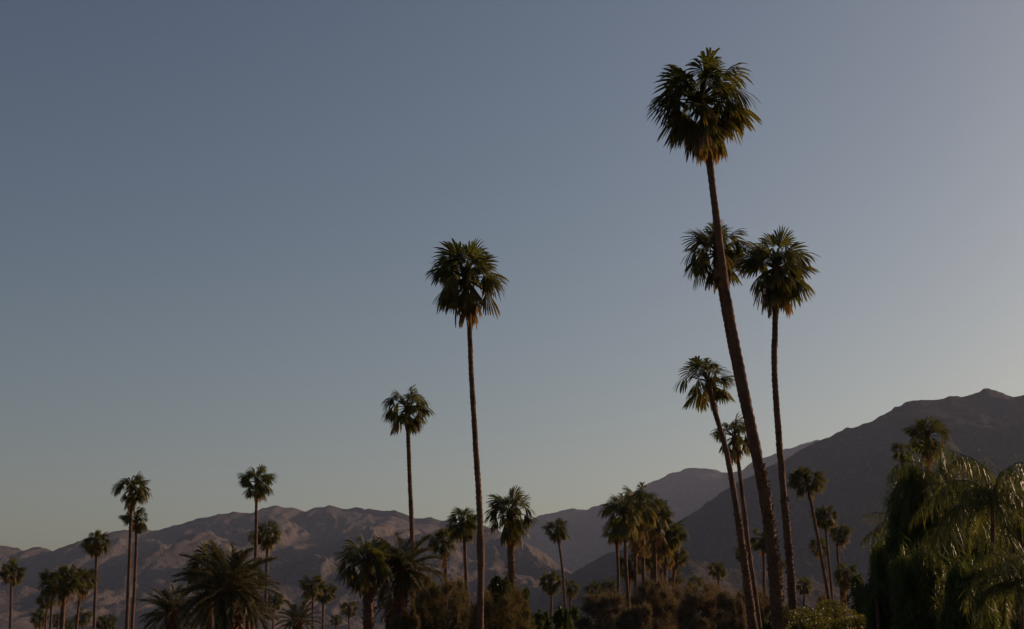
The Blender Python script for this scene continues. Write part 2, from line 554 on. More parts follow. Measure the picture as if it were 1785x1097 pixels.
def trunk_mesh(zs, xs, r_top, r_bot, x0, seed, sides=12, dz=0.16, bulge=None, ring=0.06, flare=0.25, mat=None):
    top = zs[-1]
    n = max(12, min(170, int((top - zs[0]) / dz)))
    z = np.linspace(zs[0], top, n)
    x = smooth_interp(z, zs, xs) - x0
    u = (z - zs[0]) / (top - zs[0])
    r = r_bot + (r_top - r_bot) * u ** 0.8 + r_bot * flare * np.exp(-np.clip(z, 0, None) / 0.5)
    if bulge:
        for bz, bw, ba in bulge: r = r * (1 + ba * np.exp(-((z - bz) / bw) ** 2))
    r = r * (1 + ring * np.where(np.arange(n) % 2 == 0, 1, -1) * (0.5 + vnoise(z * 1.7, z * 0, seed)))
    th = np.linspace(0, 2 * np.pi, sides, endpoint=False)
    Rr = r[:, None] * (1 + 0.26 * (vnoise(np.cos(th)[None] * 1.5 + 5 + seed + 0 * z[:, None], np.sin(th)[None] * 1.5 + z[:, None] * 3.0, seed) - 0.5))
    V = np.stack([x[:, None] + Rr * np.cos(th), Rr * np.sin(th) + 0 * x[:, None], np.broadcast_to(z[:, None], Rr.shape)], -1).reshape(-1, 3)
    i = np.arange(n * sides).reshape(n, sides); j = np.roll(i, -1, 1)
    F = np.stack([i[:-1], j[:-1], j[1:], i[1:]], -1).reshape(-1, 4)
    return fast_mesh('trunk', V, F, mat or M_TRUNK, smooth=False)


def stubs_mesh(zs, xs, r_top, r_bot, x0, z0, z1, seed, count, size=0.12, spread=1.0):
    """Old leaf bases left on the bark: short upward wedges in one mesh."""
    rng = random.Random(seed)
    V, F = [], []
    top = zs[-1]
    for k in range(count):
        z = z0 + (z1 - z0) * (k + rng.random()) / count
        cx = float(smooth_interp(np.array([z]), zs, xs)[0]) - x0
        u = max(0, min(1, (z - zs[0]) / (top - zs[0])))
        r = (r_bot + (r_top - r_bot) * u ** 0.8) * 0.96
        a = k * 2.39996 + rng.uniform(-.4, .4)
        o = Vector((math.cos(a), math.sin(a), 0)); s = Vector((-o.y, o.x, 0))
        c = Vector((cx, 0, z)) + o * r
        h = size * rng.uniform(0.8, 1.9); w = size * rng.uniform(0.35, 0.6); t = size * rng.uniform(0.3, 0.95) * spread
        b = len(V)
        V += [c - s * w - o * .03, c + s * w - o * .03, c + s * w * .8 + o * t * .45 + Vector((0, 0, h * .4)), c - s * w * .8 + o * t * .45 + Vector((0, 0, h * .4)),
              c - s * w * .5 + o * t + Vector((0, 0, h)), c + s * w * .5 + o * t + Vector((0, 0, h)),
              c - s * w * .5 + o * (t - .05) + Vector((0, 0, h)), c + s * w * .5 + o * (t - .05) + Vector((0, 0, h)),
              c - o * .04 + Vector((0, 0, h * .3)), c + s * w * .6 - o * .04 + Vector((0, 0, h * .3))]
        F += [(b, b + 1, b + 2, b + 3), (b + 3, b + 2, b + 5, b + 4), (b + 4, b + 5, b + 7, b + 6), (b + 6, b + 7, b + 9, b + 8), (b, b + 3, b + 4, b + 6), (b + 1, b + 7, b + 5, b + 2)]
    return mesh_from('leaf_base_stubs', V, F, M_BOOT)


def crown_heart(r, h, seed):
    """Swollen bundle of leaf bases at the top of a fan palm's trunk."""
    rng = random.Random(seed)
    V, F = [], []
    for k in range(26):
        a = k * 2.39996; z = -h + 1.5 * h * k / 26.0
        o = Vector((math.cos(a), math.sin(a), 0)); s = Vector((-o.y, o.x, 0))
        b = len(V); w = r * 0.5
        ro = r * (0.85 + 0.1 * math.sin(k))
        p0 = o * ro * .75 + Vector((0, 0, z - h * .35)); p1 = o * (ro * 1.25) + Vector((0, 0, z + h * .35 * rng.uniform(.7, 1.3)))
        V += [p0 - s * w, p0 + s * w, p1 + s * w * .35, p1 - s * w * .35, p1 - o * r * .6, p0 - o * r * .7]
        F += [(b, b + 1, b + 2, b + 3), (b + 3, b + 2, b + 4), (b, b + 3, b + 4, b + 5), (b + 1, b + 5, b + 4, b + 2)]
    return mesh_from('crown_heart', V, F, M_BOOT)


HEARTS = [crown_heart(1, 1, s) for s in range(3)]


def fan_palm(label, c, r, Y, pts, wt, wb, n=26, dead=3, seed=0, group='fan palms of the valley', lo=-57, hi=80, tall=1.0,
             stubs=None, bulge=None, lean=None, open_=0.0):
    """c = growing point (pixel), r = crown half-width (pixels), pts = trunk (pixels, crown downwards), wt / wb = trunk widths (pixels)."""
    rng = random.Random(seed * 7 + 13)
    m = Y / FPX
    if group == CL: r *= 1.14
    top = at(c[0], c[1], Y)
    zs, xs = trunk_path([c] + list(pts), Y)
    x0 = float(xs[0])
    root = empty('fan_palm', (x0, Y, 0))
    tag(root, label, 'palm tree', group)
    rt, rb = wt * m / 2, wb * m / 2
    link('trunk', trunk_mesh(zs, xs, rt, rb, x0, seed + 3, sides=14 if r > 40 else 9, dz=0.13 if r > 40 else 0.22, bulge=bulge), root)
    if stubs:
        for (y0, y1, cnt, size) in stubs:
            za, zb = at(c[0], y0, Y).z, max(0.1, at(c[0], y1, Y).z)
            tag(link('leaf_base_stubs', stubs_mesh(zs, xs, rt, rb, x0, zb, za, seed + 50, cnt, size), root), kind='stuff')
    RR = r * m
    tanx = (xs[-1] - xs[-3]) / (zs[-1] - zs[-3])
    tilt = math.atan(tanx) * 0.7 if lean is None else lean
    Mt = Matrix.Rotation(tilt, 4, 'Y')
    off = Vector((top.x - x0, 0, top.z))
    link('crown_heart', HEARTS[seed % 3], root, off - Vector((tanx * rt * 2, 0, rt * 2.2)), (0, tilt, rng.random() * 6), (rt * 1.35, rt * 1.35, max(rt * 3.2, RR * 0.2)))
    a0 = rng.random() * 6.28
    n = int(n * rng.uniform(1.12, 1.36) * (1.3 if r < 40 else 1.1))
    lo += rng.uniform(-6, 8)
    gap = rng.random() * 6.28; gap_w = rng.uniform(0.15, 0.4) if r < 60 else 0.1
    for i in range(n):
        u = (i + 0.5) / n
        el = hi - (hi - lo) * u ** (0.95) + rng.uniform(-13, 13)
        az = a0 + i * 2.39996 + rng.uniform(-.55, .55)
        L = RR * rng.uniform(0.88, 1.24) * (1.0 - 0.06 * (u > .8)) * (0.86 if u < .25 else 1.07)
        if rng.random() < open_ or (abs((az - gap + math.pi) % (2 * math.pi) - math.pi) < gap_w and rng.random() < .55): continue
        me = rng.choice(nearest(FAN, el))
        d = Vector((math.cos(az), math.sin(az), 0))
        loc = off + Mt @ (d * rt * 0.7 + Vector((0, 0, (0.10 - 0.26 * u) * RR * tall)))
        rot = (Mt @ Matrix.Rotation(az, 4, 'Z') @ Matrix.Rotation(rng.uniform(-.3, .3), 4, 'X')).to_euler()
        link('frond', me, root, loc, rot, L)
    for i in range(8 if r > 60 else 6):                              # young leaves at the heart
        az = a0 + i * 2.39996 + 1.1
        me = rng.choice(nearest(FAN, rng.uniform(48, 84)))
        rot = (Mt @ Matrix.Rotation(az, 4, 'Z')).to_euler()
        link('frond', me, root, off + Vector((0, 0, 0.04 * RR)), rot, RR * rng.uniform(0.5, 0.75))
    for i in range(dead):
        az = a0 + i * 2.39996 * 1.3 + rng.uniform(-.5, .5)
        d = Vector((math.cos(az), math.sin(az), 0))
        loc = off + Mt @ (d * rt * 0.9 + Vector((0, 0, -0.24 * RR - rng.random() * (0.02 + (0.045 if dead < 8 else 0.075) * dead) * RR)))
        rot = (Mt @ Matrix.Rotation(az, 4, 'Z')).to_euler()
        link('dry_frond', rng.choice(DEAD), root, loc, rot, RR * rng.uniform(0.78, 1.02))
    return root


CL = 'fan palms of the dense clump'
# the tall ones against the sky
fan_palm('tallest fan palm, leaning left, its crown highest against the sky', (1223, 171), 104, 42.5,
         [(1233, 250), (1245, 350), (1268, 520), (1300, 690), (1333, 860), (1347, 960), (1354, 1040), (1358, 1097)], 12, 19.5, n=32, dead=7, seed=1,
         group='tall fan palms', stubs=[(820, 1097, 210, 0.105)], bulge=[(1.5, 2.6, .16)], open_=.06)
fan_palm('fan palm half hidden behind the tallest trunk, touching the crown beside it', (1248, 436), 68, 66,
         [(1256, 500), (1268, 570), (1286, 660), (1310, 770), (1333, 890), (1346, 1000), (1352, 1097)], 10, 16, n=28, dead=3, seed=2, group='tall fan palms', lean=-0.12)
fan_palm('tall upright fan palm just right of the tallest one', (1353, 462), 72, 62,
         [(1352, 540), (1350, 640), (1356, 740), (1366, 860), (1375, 960), (1381, 1040), (1385, 1090)], 10, 14.5, n=32, dead=7, seed=3,
         group='tall fan palms', stubs=[(868, 1097, 160, 0.10)], bulge=[(0, 3.2, .16)])
fan_palm('spiky sparse-crowned leaning fan palm, left of the tallest trunk', (1234, 664), 58, 74,
         [(1243, 706), (1263, 775), (1284, 890), (1299, 990), (1308, 1060), (1312, 1097)], 8.5, 14, n=22, dead=1, seed=4,
         group='tall fan palms', lo=-40, hi=86, stubs=[(900, 1097, 150, 0.12)], bulge=[(0, 4.2, .5)], open_=.12)
fan_palm('smaller slim fan palm crossing the tallest trunk below the spiky crown', (1280, 760), 42, 104,
         [(1286, 800), (1296, 880), (1304, 950), (1314, 1020), (1322, 1080)], 7, 9, n=24, dead=4, seed=5, group='tall fan palms')
fan_palm('tall fan palm standing alone at the centre of the sky', (811, 480), 77, 62,
         [(817, 545), (821, 640), (828, 760), (836, 890), (838, 960), (838, 1040), (837, 1097)], 8.5, 12.5, n=30, dead=6, seed=7,
         group='tall fan palms', bulge=[(5.6, .8, .2)], lean=-0.02)
fan_palm('round fan palm left of the tall central one, trunk ending in date foliage', (709, 708), 48, 94,
         [(711, 750), (714, 830), (717, 900), (719, 970), (720, 1040)], 7, 9, n=28, dead=5, seed=8, group='tall fan palms')
fan_palm('taller of the two fan palms standing close together at left', (229, 850), 34, 126,
         [(229, 880), (227, 940), (224, 1020), (221, 1097)], 5, 7, n=26, dead=4, seed=9, group='tall fan palms', lean=-.08)
fan_palm('shorter of the two fan palms standing close together at left', (238, 902), 27, 158,
         [(238, 925), (236, 990), (233, 1050), (230, 1097)], 5, 6.5, n=24, dead=2, seed=10, group='tall fan palms')
fan_palm('lone fan palm rising above the big date palm at left', (448, 841), 33, 128,
         [(447, 870), (446, 950), (443, 1030), (440, 1097)], 5, 7, n=26, dead=3, seed=11, group='tall fan palms')
# left
fan_palm('fan palm nearest the left edge of the photograph', (21, 997), 25, 170, [(20, 1020), (19, 1060), (18, 1097)], 4, 5, n=26, dead=1, seed=12)
fan_palm('fan palm on a straight thin trunk between the left clump and the close pair', (168, 945), 26, 165,
         [(168, 965), (167, 1010), (165, 1060), (164, 1097)], 4.5, 5.5, n=26, dead=2, seed=13)
fan_palm('leftmost crown in the upper tier of the left clump', (93, 1012), 28, 150, [(93, 1030), (90, 1060), (88, 1097)], 4, 5, n=24, dead=2, seed=14)
fan_palm('highest crown of the left clump, on the thickest dark trunk', (116, 1008), 33, 138, [(113, 1030), (110, 1060), (108, 1097)], 8, 9, n=28, dead=9, seed=15)
fan_palm('pale dry-skirted crown at the right of the left clump', (146, 1008), 27, 152, [(140, 1040), (136, 1070), (133, 1097)], 4, 5, n=24, dead=10, seed=16)
fan_palm('small lower crown at the left side of the left clump', (82, 1045), 20, 200, [(82, 1060), (80, 1080), (79, 1097)], 3, 4, n=20, dead=2, seed=17)
fan_palm('low dark fan palm at the foot of the left clump, leftmost of its low row', (70, 1078), 19, 215, [(70, 1090), (70, 1097)], 3, 4, n=22, dead=0, seed=18)
fan_palm('low fan palm at the foot of the left clump beside the thick trunk', (100, 1080), 14, 260, [(100, 1090), (100, 1097)], 3, 4, n=18, dead=0, seed=19)
fan_palm('smallest low fan palm right of the thick trunk in the left clump', (122, 1088), 12, 280, [(122, 1094), (122, 1097)], 3, 4, n=18, dead=0, seed=20)
fan_palm('low fan palm just left of the straight thin trunk', (145, 1075), 17, 225, [(145, 1088), (145, 1097)], 3, 4, n=20, dead=1, seed=21)
fan_palm('bushy low fan palm between the straight thin trunk and the close pair', (184, 1085), 19, 200, [(184, 1092), (184, 1097)], 4, 4, n=24, dead=0, seed=22)
fan_palm('fan palm close behind and right of the lone one over the date palm', (467, 933), 27, 158, [(466, 955), (464, 1020), (463, 1097)], 5, 6, n=28, dead=3, seed=23)
fan_palm('small crown peeping out behind the trunk above the date palm', (444, 938), 13, 240, [(444, 960), (444, 1030), (443, 1097)], 2.5, 3, n=18, dead=1, seed=24)
fan_palm('small fan palm right of the big date palm, below its fronds', (479, 1047), 18, 215, [(477, 1065), (476, 1097)], 3, 3.6, n=22, dead=3, seed=25)
fan_palm('left one of the twin fan palms between the date palms at left of centre', (544, 1020), 24, 175, [(545, 1040), (545, 1097)], 4, 5, n=24, dead=2, seed=26)
fan_palm('right one of the twin fan palms between the date palms at left of centre', (566, 1030), 21, 185, [(564, 1050), (563, 1097)], 4, 5, n=22, dead=5, seed=27)
fan_palm('small fan palm left of the thick-trunked one at centre left', (608, 1060), 17, 230, [(608, 1075), (609, 1097)], 3, 3.5, n=22, dead=2, seed=28)
fan_palm('tiny fan palm low beside the twin fan palms', (586, 1080), 12, 290, [(586, 1088), (586, 1097)], 3, 3, n=18, dead=1, seed=29)
fan_palm('broad fan palm at the left shoulder of the big dark date palm', (364, 992), 44, 108, [(366, 1020), (367, 1060), (368, 1097)], 9, 11, n=28, dead=5, seed=63)
fan_palm('fan palm tucked behind the right side of the big dark date palm', (436, 1004), 30, 116, [(434, 1030), (432, 1060), (432, 1097)], 7, 8, n=26, dead=4, seed=64)
# centre
fan_palm('thick-trunked broad fan palm left of the brown bush', (640, 978), 52, 82, [(641, 1010), (642, 1050), (642, 1097)], 16, 18, n=34, dead=6, seed=30,
         stubs=[(1000, 1097, 90, 0.16)], lo=-66)
fan_palm('fan palm with long hanging dry skirt between the date foliage and the central trunk', (772, 942), 28, 122, [(776, 965), (777, 1010), (777, 1080)], 5, 6, n=24, dead=12, seed=31)
fan_palm('fan palm right behind the tall central trunk, crown partly hidden by it', (806, 912), 32, 116, [(809, 935), (811, 980), (814, 1040)], 6, 7, n=26, dead=3, seed=32)
fan_palm('broad fan palm on a stout trunk right of the tall central trunk', (890, 895), 50, 92, [(890, 930), (891, 980), (892, 1040)], 11, 14, n=30, dead=4, seed=33, lo=-66, stubs=[(930, 1060, 60, 0.12)])
fan_palm('lone fan palm on a thin bending trunk in the valley gap', (971, 922), 24, 176, [(974, 945), (980, 990), (984, 1040), (986, 1080)], 4, 5.5, n=26, dead=3, seed=34)
fan_palm('low broad fan palm left of the thin bending trunk', (960, 1014), 22, 195, [(961, 1035), (961, 1070)], 4, 5, n=28, dead=3, seed=35)
fan_palm('low fan palm right of the thin bending trunk', (993, 1025), 18, 235, [(994, 1042), (994, 1070)], 3, 4, n=22, dead=4, seed=36)
# the clump in the middle right
CL = 'fan palms of the dense clump'
fan_palm('leftmost palm of the dense clump, bare stalks, thin trunk before the bush', (1087, 893), 40, 112, [(1089, 930), (1092, 1000), (1096, 1060), (1100, 1097)], 5, 8, n=26, dead=5, seed=37, group=CL, open_=.1)
fan_palm('highest crown of the dense clump', (1118, 879), 38, 120, [(1119, 920), (1121, 980), (1122, 1050)], 6, 8, n=30, dead=14, seed=38, group=CL)
fan_palm('crown on the right shoulder of the dense clump, just under its top', (1142, 893), 34, 128, [(1141, 930), (1142, 980), (1142, 1050)], 6, 7, n=28, dead=12, seed=39, group=CL)
fan_palm('crown at the right side of the dense clump, midway down', (1164, 932), 31, 130, [(1162, 960), (1160, 1000), (1160, 1050)], 6, 7, n=26, dead=12, seed=40, group=CL)
fan_palm('dark crown in the middle of the dense clump above the trunks', (1136, 962), 27, 140, [(1137, 980), (1138, 1010), (1138, 1050)], 5, 6, n=24, dead=8, seed=41, group=CL)
fan_palm('lowest crown at the right end of the dense clump', (1180, 968), 22, 150, [(1176, 990), (1174, 1015), (1173, 1050)], 5, 6, n=22, dead=9, seed=42, group=CL)
fan_palm('crown under the bare-stalked palm at the left of the dense clump', (1072, 925), 22, 135, [(1075, 950), (1077, 980), (1078, 1050)], 5, 6, n=20, dead=4, seed=43, group=CL)
fan_palm('low dark crown between the trunks at the left of the dense clump', (1096, 985), 24, 145, [(1097, 1000), (1097, 1050)], 5, 6, n=24, dead=4, seed=44, group=CL)
fan_palm('crown just below and right of the bare-stalked palm in the dense clump', (1106, 912), 27, 126, [(1107, 950), (1108, 1000), (1108, 1050)], 5, 6, n=22, dead=12, seed=61, group=CL)
fan_palm('shaggy low crown in the middle of the dense clump, under the highest one', (1119, 938), 25, 138, [(1120, 965), (1121, 1000), (1121, 1050)], 5, 6, n=22, dead=12, seed=65, group=CL)
fan_palm('crown low on the right of the dense clump, between two skirts', (1153, 962), 22, 146, [(1153, 985), (1153, 1010), (1153, 1050)], 5, 6, n=20, dead=10, seed=62, group=CL)
fan_palm('small low fan palm by itself left of the dense clump, above the bush', (1037, 1028), 18, 230, [(1037, 1045), (1037, 1080)], 3, 4, n=24, dead=1, seed=45)
fan_palm('small dry fan palm at the left foot of the dense clump', (1064, 1024), 19, 220, [(1064, 1040), (1064, 1080)], 3, 4, n=22, dead=7, seed=46)
fan_palm('small spiky fan palm peeping over the bush right of the dense clump', (1213, 1016), 17, 225, [(1213, 1030), (1213, 1080)], 3, 4, n=18, dead=1, seed=47, lo=-20)
fan_palm('small fan palm at the right foot of the dense clump over the bush', (1178, 1012), 14, 230, [(1178, 1030), (1178, 1080)], 3, 4, n=18, dead=2, seed=48, lo=-20)
fan_palm('small round fan palm alone above the bush left of the leaning trunks', (1250, 993), 18, 215, [(1252, 1010), (1254, 1035), (1256, 1080)], 3.4, 4, n=24, dead=5, seed=49)
# right of centre
fan_palm('fan palm seen just behind the tallest trunk, low down', (1330, 940), 25, 150, [(1331, 960), (1332, 1020), (1333, 1090)], 5, 6, n=24, dead=5, seed=50)
fan_palm('fan palm crown peeping out behind the lower leaning trunks', (1296, 965), 17, 210, [(1296, 985), (1297, 1090)], 3.5, 4, n=22, dead=5, seed=51)
fan_palm('dry fan palm squeezed between the two thick lower trunks', (1358, 985), 17, 190, [(1358, 1005), (1359, 1090)], 4, 4.5, n=18, dead=9, seed=52)
fan_palm('fan palm on a thin slanting trunk right of the tall upright one', (1406, 834), 34, 124, [(1411, 862), (1424, 930), (1437, 1000), (1447, 1060), (1452, 1097)], 5, 8, n=28, dead=3, seed=53)
RG = 'fan palms of the group behind the slanting trunk'
fan_palm('topmost of the small crowns behind the slanting trunk', (1438, 897), 24, 150, [(1440, 930), (1446, 990), (1452, 1060)], 4, 5, n=26, dead=7, seed=54, group=RG)
fan_palm('rightmost small crown behind the slanting trunk, with dry skirt', (1464, 928), 22, 158, [(1460, 950), (1464, 1000), (1468, 1060)], 4, 5, n=26, dead=9, seed=55, group=RG)
fan_palm('lower left small crown behind the slanting trunk', (1428, 952), 20, 165, [(1436, 975), (1442, 1010), (1446, 1060)], 4, 5, n=22, dead=7, seed=56, group=RG)
fan_palm('low shaggy dry palm left of the dark feathery mass', (1474, 1000), 24, 135, [(1472, 1020), (1471, 1050), (1470, 1097)], 9, 11, n=22, dead=14, seed=57, group=RG)
fan_palm('small fan palm just right of the upright thick trunk, low down', (1402, 1020), 17, 190, [(1402, 1040), (1402, 1097)], 4, 4, n=22, dead=6, seed=58)
fan_palm('fan palm crown standing above the feathery mass at right', (1616, 758), 42, 108, [(1616, 800), (1617, 900), (1617, 1060)], 7, 9, n=28, dead=8, seed=59)
fan_palm('smaller fan palm crown left of the one above the feathery mass', (1571, 785), 22, 150, [(1572, 810), (1572, 900), (1572, 1060)], 4, 5, n=20, dead=4, seed=60)

# ------------------------------------------------------------------ feather palms


def feather_palm(name, label, c, r, Y, table, n, wt, wb, base_px=None, hi=84, lo=-25, seed=0, group=None, trunk_mat=None, stubs=True, keep=1.0):
    rng = random.Random(seed * 11 + 5)
    m = Y / FPX
    top = at(c[0], c[1], Y)
    bx = base_px if base_px is not None else c[0]
    lowp = at(bx, 1105, Y)
    zs = np.array([-0.15, top.z * 0.5, top.z]); xs = np.array([lowp.x, (lowp.x + top.x) / 2, top.x])
    x0 = float(xs[0])
    root = empty(name, (x0, Y, 0))
    tag(root, label, 'palm tree', group)
    rt, rb = wt * m / 2, wb * m / 2
    link('trunk', trunk_mesh(zs, xs, rt, rb, x0, seed, sides=12, dz=0.12, mat=trunk_mat or M_TRUNK), root)
    if stubs:
        tag(link('leaf_base_stubs', stubs_mesh(zs, xs, rt, rb, x0, max(0.3, top.z * 0.3), top.z, seed, int(60 + top.z * 14), rt * 0.7), root), kind='stuff')
    off = Vector((top.x - x0, 0, top.z))
    a0 = rng.random() * 6.28
    RR = r * m
    for i in range(n):
        u = (i + 0.5) / n
        el = hi - (hi - lo) * u ** 0.9 + rng.uniform(-7, 7)
        az = a0 + i * 2.39996 + rng.uniform(-.3, .3)
        d = Vector((math.cos(az), math.sin(az), 0))
        me = rng.choice(nearest(table, el))
        rot = (Matrix.Rotation(az, 4, 'Z') @ Matrix.Rotation(rng.uniform(-.25, .25), 4, 'X')).to_euler()
        link('frond', me, root, off + d * rt * 0.6 + Vector((0, 0, -0.10 * RR * u)), rot, RR * rng.uniform(0.9, 1.15))
    return root


DG = 'date palms among the fan palms'
feather_palm('date_palm', 'big dark date palm with wide spreading fronds at left', (398, 1024), 82, 96, DATE, 70, 26, 26, seed=1, group=DG, lo=-38)
feather_palm('date_palm', 'date palm with arching fronds left of the big dark one', (301, 1068), 52, 135, DATE, 52, 18, 18, seed=2, group=DG, lo=-32)
feather_palm('date_palm', 'reddish-trunked date palm close behind the big dark one', (420, 1040), 46, 112, DATE, 30, 14, 14, base_px=418, seed=3, group=DG, lo=-30)
feather_palm('date_palm', 'low shaggy palm in front of the big dark date palm, lower left', (362, 1066), 40, 118, DATE, 46, 14, 14, seed=6, group=DG, lo=-36)
feather_palm('date_palm', 'low greyish date palm under the twin fan palms', (520, 1082), 40, 150, DATE, 36, 14, 14, seed=4, group=DG, lo=-20)
feather_palm('date_palm', 'date palm with upright pale fronds left of the brown bush', (703, 992), 66, 84, DATE, 62, 20, 24, base_px=690, seed=5, group=DG, lo=-48)
feather_palm('date_palm', 'low dark date palm between the thick fan palm trunk and the brown bush', (682, 1052), 42, 90, DATE, 30, 16, 18, seed=7, group=DG, lo=-40)
feather_palm('date_palm', 'young date palm tucked under the big dark one, right side', (440, 1070), 32, 130, DATE, 22, 10, 10, seed=8, group=DG, lo=-30)

QG = 'weeping feathery palms at the right'
feather_palm('feathery_palm', 'weeping feathery palm in the middle of the dark mass at right', (1640, 850), 112, 53, QUEEN, 22, 7, 8, seed=21, group=QG, lo=-14, stubs=False)
feather_palm('feathery_palm', 'feathery palm with a tall arching frond at the right edge', (1730, 866), 150, 44, QUEEN, 24, 7, 9, base_px=1726, seed=22, group=QG, lo=-14, stubs=False)
feather_palm('feathery_palm', 'low weeping feathery palm at the left side of the dark mass', (1582, 930), 84, 59, QUEEN, 20, 6, 7, seed=23, group=QG, lo=-14, stubs=False)
feather_palm('feathery_palm', 'low feathery palm in the bottom right corner', (1778, 1010), 120, 38, QUEEN, 32, 8, 9, seed=24, group=QG, lo=-14, stubs=False)
feather_palm('feathery_palm', 'low feathery palm between the weeping one and the right edge', (1690, 950), 100, 48, QUEEN, 26, 7, 8, seed=25, group=QG, lo=-14, stubs=False)
feather_palm('feathery_palm', 'young feathery palm at the left fringe of the dark mass, over the hedge', (1530, 1032), 52, 55, QUEEN, 18, 8, 10, seed=26, group=QG, lo=-10, stubs=False)

# ------------------------------------------------------------------ shrubs


def leaves(rng, centers, radii, per, size, up=0.4, shell=0.55, thin=0.35):
    """Leaf quads scattered in clumps; returns vertices and faces."""
    n = len(centers) * per
    c = np.repeat(centers, per, 0); r = np.repeat(radii, per, 0)
    d = rng.normal(size=(n, 3)); d /= np.linalg.norm(d, axis=1)[:, None]
    rad = shell + (1 - shell) * rng.random(n) ** 0.7
    rad = np.where(rng.random(n) < 0.12, rad * rng.uniform(1.0, 1.25, n), rad)
    if shell < 0:                                   # soft, ragged clumps
        rad = np.abs(rng.normal(size=n)) * 0.62 + 0.05
    p = c + d * r * rad[:, None]
    ax = d * 0.8 + rng.normal(size=(n, 3)) * 0.55 + np.array([0, 0, up])
    ax /= np.linalg.norm(ax, axis=1)[:, None]
    sd = np.cross(ax, rng.normal(size=(n, 3))); sd /= np.linalg.norm(sd, axis=1)[:, None] + 1e-9
    L = size * rng.uniform(0.6, 1.5, n)[:, None]; w = L * thin
    V = np.stack([p - ax * L * .5, p + sd * w * .5, p + ax * L * .5, p - sd * w * .5], 1).reshape(-1, 3)
    F = np.arange(n * 4).reshape(n, 4)
    return V, F


def branch_mesh(name, segs, mat):
    V, F = [], []
    for (a, b, ra, rb) in segs:
        a = Vector(a); b = Vector(b); d = (b - a).normalized()
        s = d.cross(Vector((0.3, 0.9, 0.1))).normalized(); t = d.cross(s)
        i0 = len(V)
        for p, rr in ((a, ra), (b, rb)):
            for k in range(5):
                an = k * 2 * math.pi / 5
                V.append(p + s * rr * math.cos(an) + t * rr * math.sin(an))
        for k in range(5):
            j = (k + 1) % 5
            F.append((i0 + k, i0 + j, i0 + 5 + j, i0 + 5 + k))
    return mesh_from(name, V, F, mat)


def shrub(name, label, px, ptop, wpx, Y, mat, seed, group=None, leaf=0.10, lobes=70, per=380, depth=1.0, low=0.12, up=0.5, thin=0.3, shape=0.75, cat='shrub', shell=0.55, rl=1.0):
    rng = np.random.default_rng(seed)
    m = Y / FPX
    H = at(px, ptop, Y).z
    hw = wpx * m / 2
    x0 = at(px, 1105, Y).x
    root = empty(name, (x0, Y, 0))
    tag(root, label, cat, group)
    # clump centres over a lumpy dome
    n = lobes
    u = rng.random(n); a = rng.random(n) * 2 * np.pi
    zz = low + (0.9 - low) * rng.random(n) ** 0.95
    rr = np.sqrt(np.clip(1 - ((zz - 0.35) / 0.65) ** 2, 0.05, 1)) * (0.35 + 0.6 * u ** shape)
    cen = np.stack([rr * np.cos(a) * hw * .88, rr * np.sin(a) * hw * depth * .88, zz * H], 1)
    rad = np.stack([rng.uniform(.08, .22, n) * hw] * 2 + [rng.uniform(.06, .15, n) * H], 1)
    lump = 0.66 + 0.62 * vnoise(np.cos(a) * 2.2 + seed * 3.7, np.sin(a) * 2.2 + zz * 2, seed)
    lump = np.minimum(lump, 1.08)
    cen *= np.stack([lump, lump, 0.25 + 0.75 * lump], 1)
    cen[:, 2] = np.minimum(cen[:, 2], H - rad[:, 2] * rng.uniform(0.7, 1.8, n))
    V, F = leaves(rng, cen, rad * rl, per, leaf, up=up, thin=thin, shell=shell)
    V[:, 2] = np.maximum(V[:, 2], 0.01)
    link('crown', fast_mesh('crown', V, F, mat), root)
    segs = []
    for k in range(7):
        tx, ty, tz = cen[rng.integers(n)]
        b0 = Vector((rng.uniform(-.08, .08) * hw, rng.uniform(-.08, .08) * hw, -.1))
        mid = Vector((tx * .45, ty * .45, tz * .55)); end = Vector((tx, ty, tz))
        segs += [(b0, mid, .03 * H + .03, .02 * H + .01), (mid, end, .02 * H + .01, .012)]
    link('branches', branch_mesh('branches', segs, M_WOOD), root)
    return root


BG = 'bushes at the feet of the palms'
FEA = dict(leaf=0.26, thin=.10, per=420, up=.7, shell=-1)
shrub('brown_bush', 'large feathery brown bush behind the tall central trunk', 775, 1000, 175, 78, M_SCRUB, 1, BG, lobes=120, **FEA)
shrub('brown_bush', 'olive brown bush right of the tall central trunk', 872, 1026, 140, 72, M_SCRUB, 2, BG, lobes=100, **FEA)
shrub('green_shrub', 'leafy green shrub on the right edge of the olive brown bush', 905, 1022, 62, 80, M_SHRUB, 3, BG, leaf=0.16, lobes=60, per=200, thin=.5)
shrub('green_shrub', 'dark green shrub behind the brown bushes under the stout fan palm', 872, 1000, 56, 86, M_SHRUB, 4, BG, leaf=0.16, lobes=60, per=200, thin=.5)
FEB = dict(leaf=0.36, thin=.09, per=420, up=.7, shell=-1)
shrub('grey_bush', 'grey-brown feathery bush at the left end of the row below the dense clump', 1058, 1030, 120, 118, M_GREY, 5, BG, lobes=90, **FEB)
shrub('grey_bush', 'tallest grey-brown feathery bush, right below the dense clump', 1140, 1004, 150, 122, M_GREY, 6, BG, lobes=120, **FEB)
shrub('grey_bush', 'grey-brown feathery bush between the dense clump and the leaning trunks', 1226, 1010, 135, 116, M_GREY, 7, BG, lobes=110, **FEB)
shrub('grey_bush', 'small feathery bush between the leaning trunk and the tallest trunk', 1324, 1022, 64, 112, M_GREY, 8, BG, lobes=60, **FEB)
shrub('grey_bush', 'feathery bush just left of the leaning trunk foot', 1280, 1028, 78, 108, M_GREY, 9, BG, lobes=70, **FEB)
shrub('grey_bush', 'low feathery bush in front of the row, below the highest clump crown', 1112, 1054, 90, 104, M_GREY, 17, BG, lobes=70, **FEB)
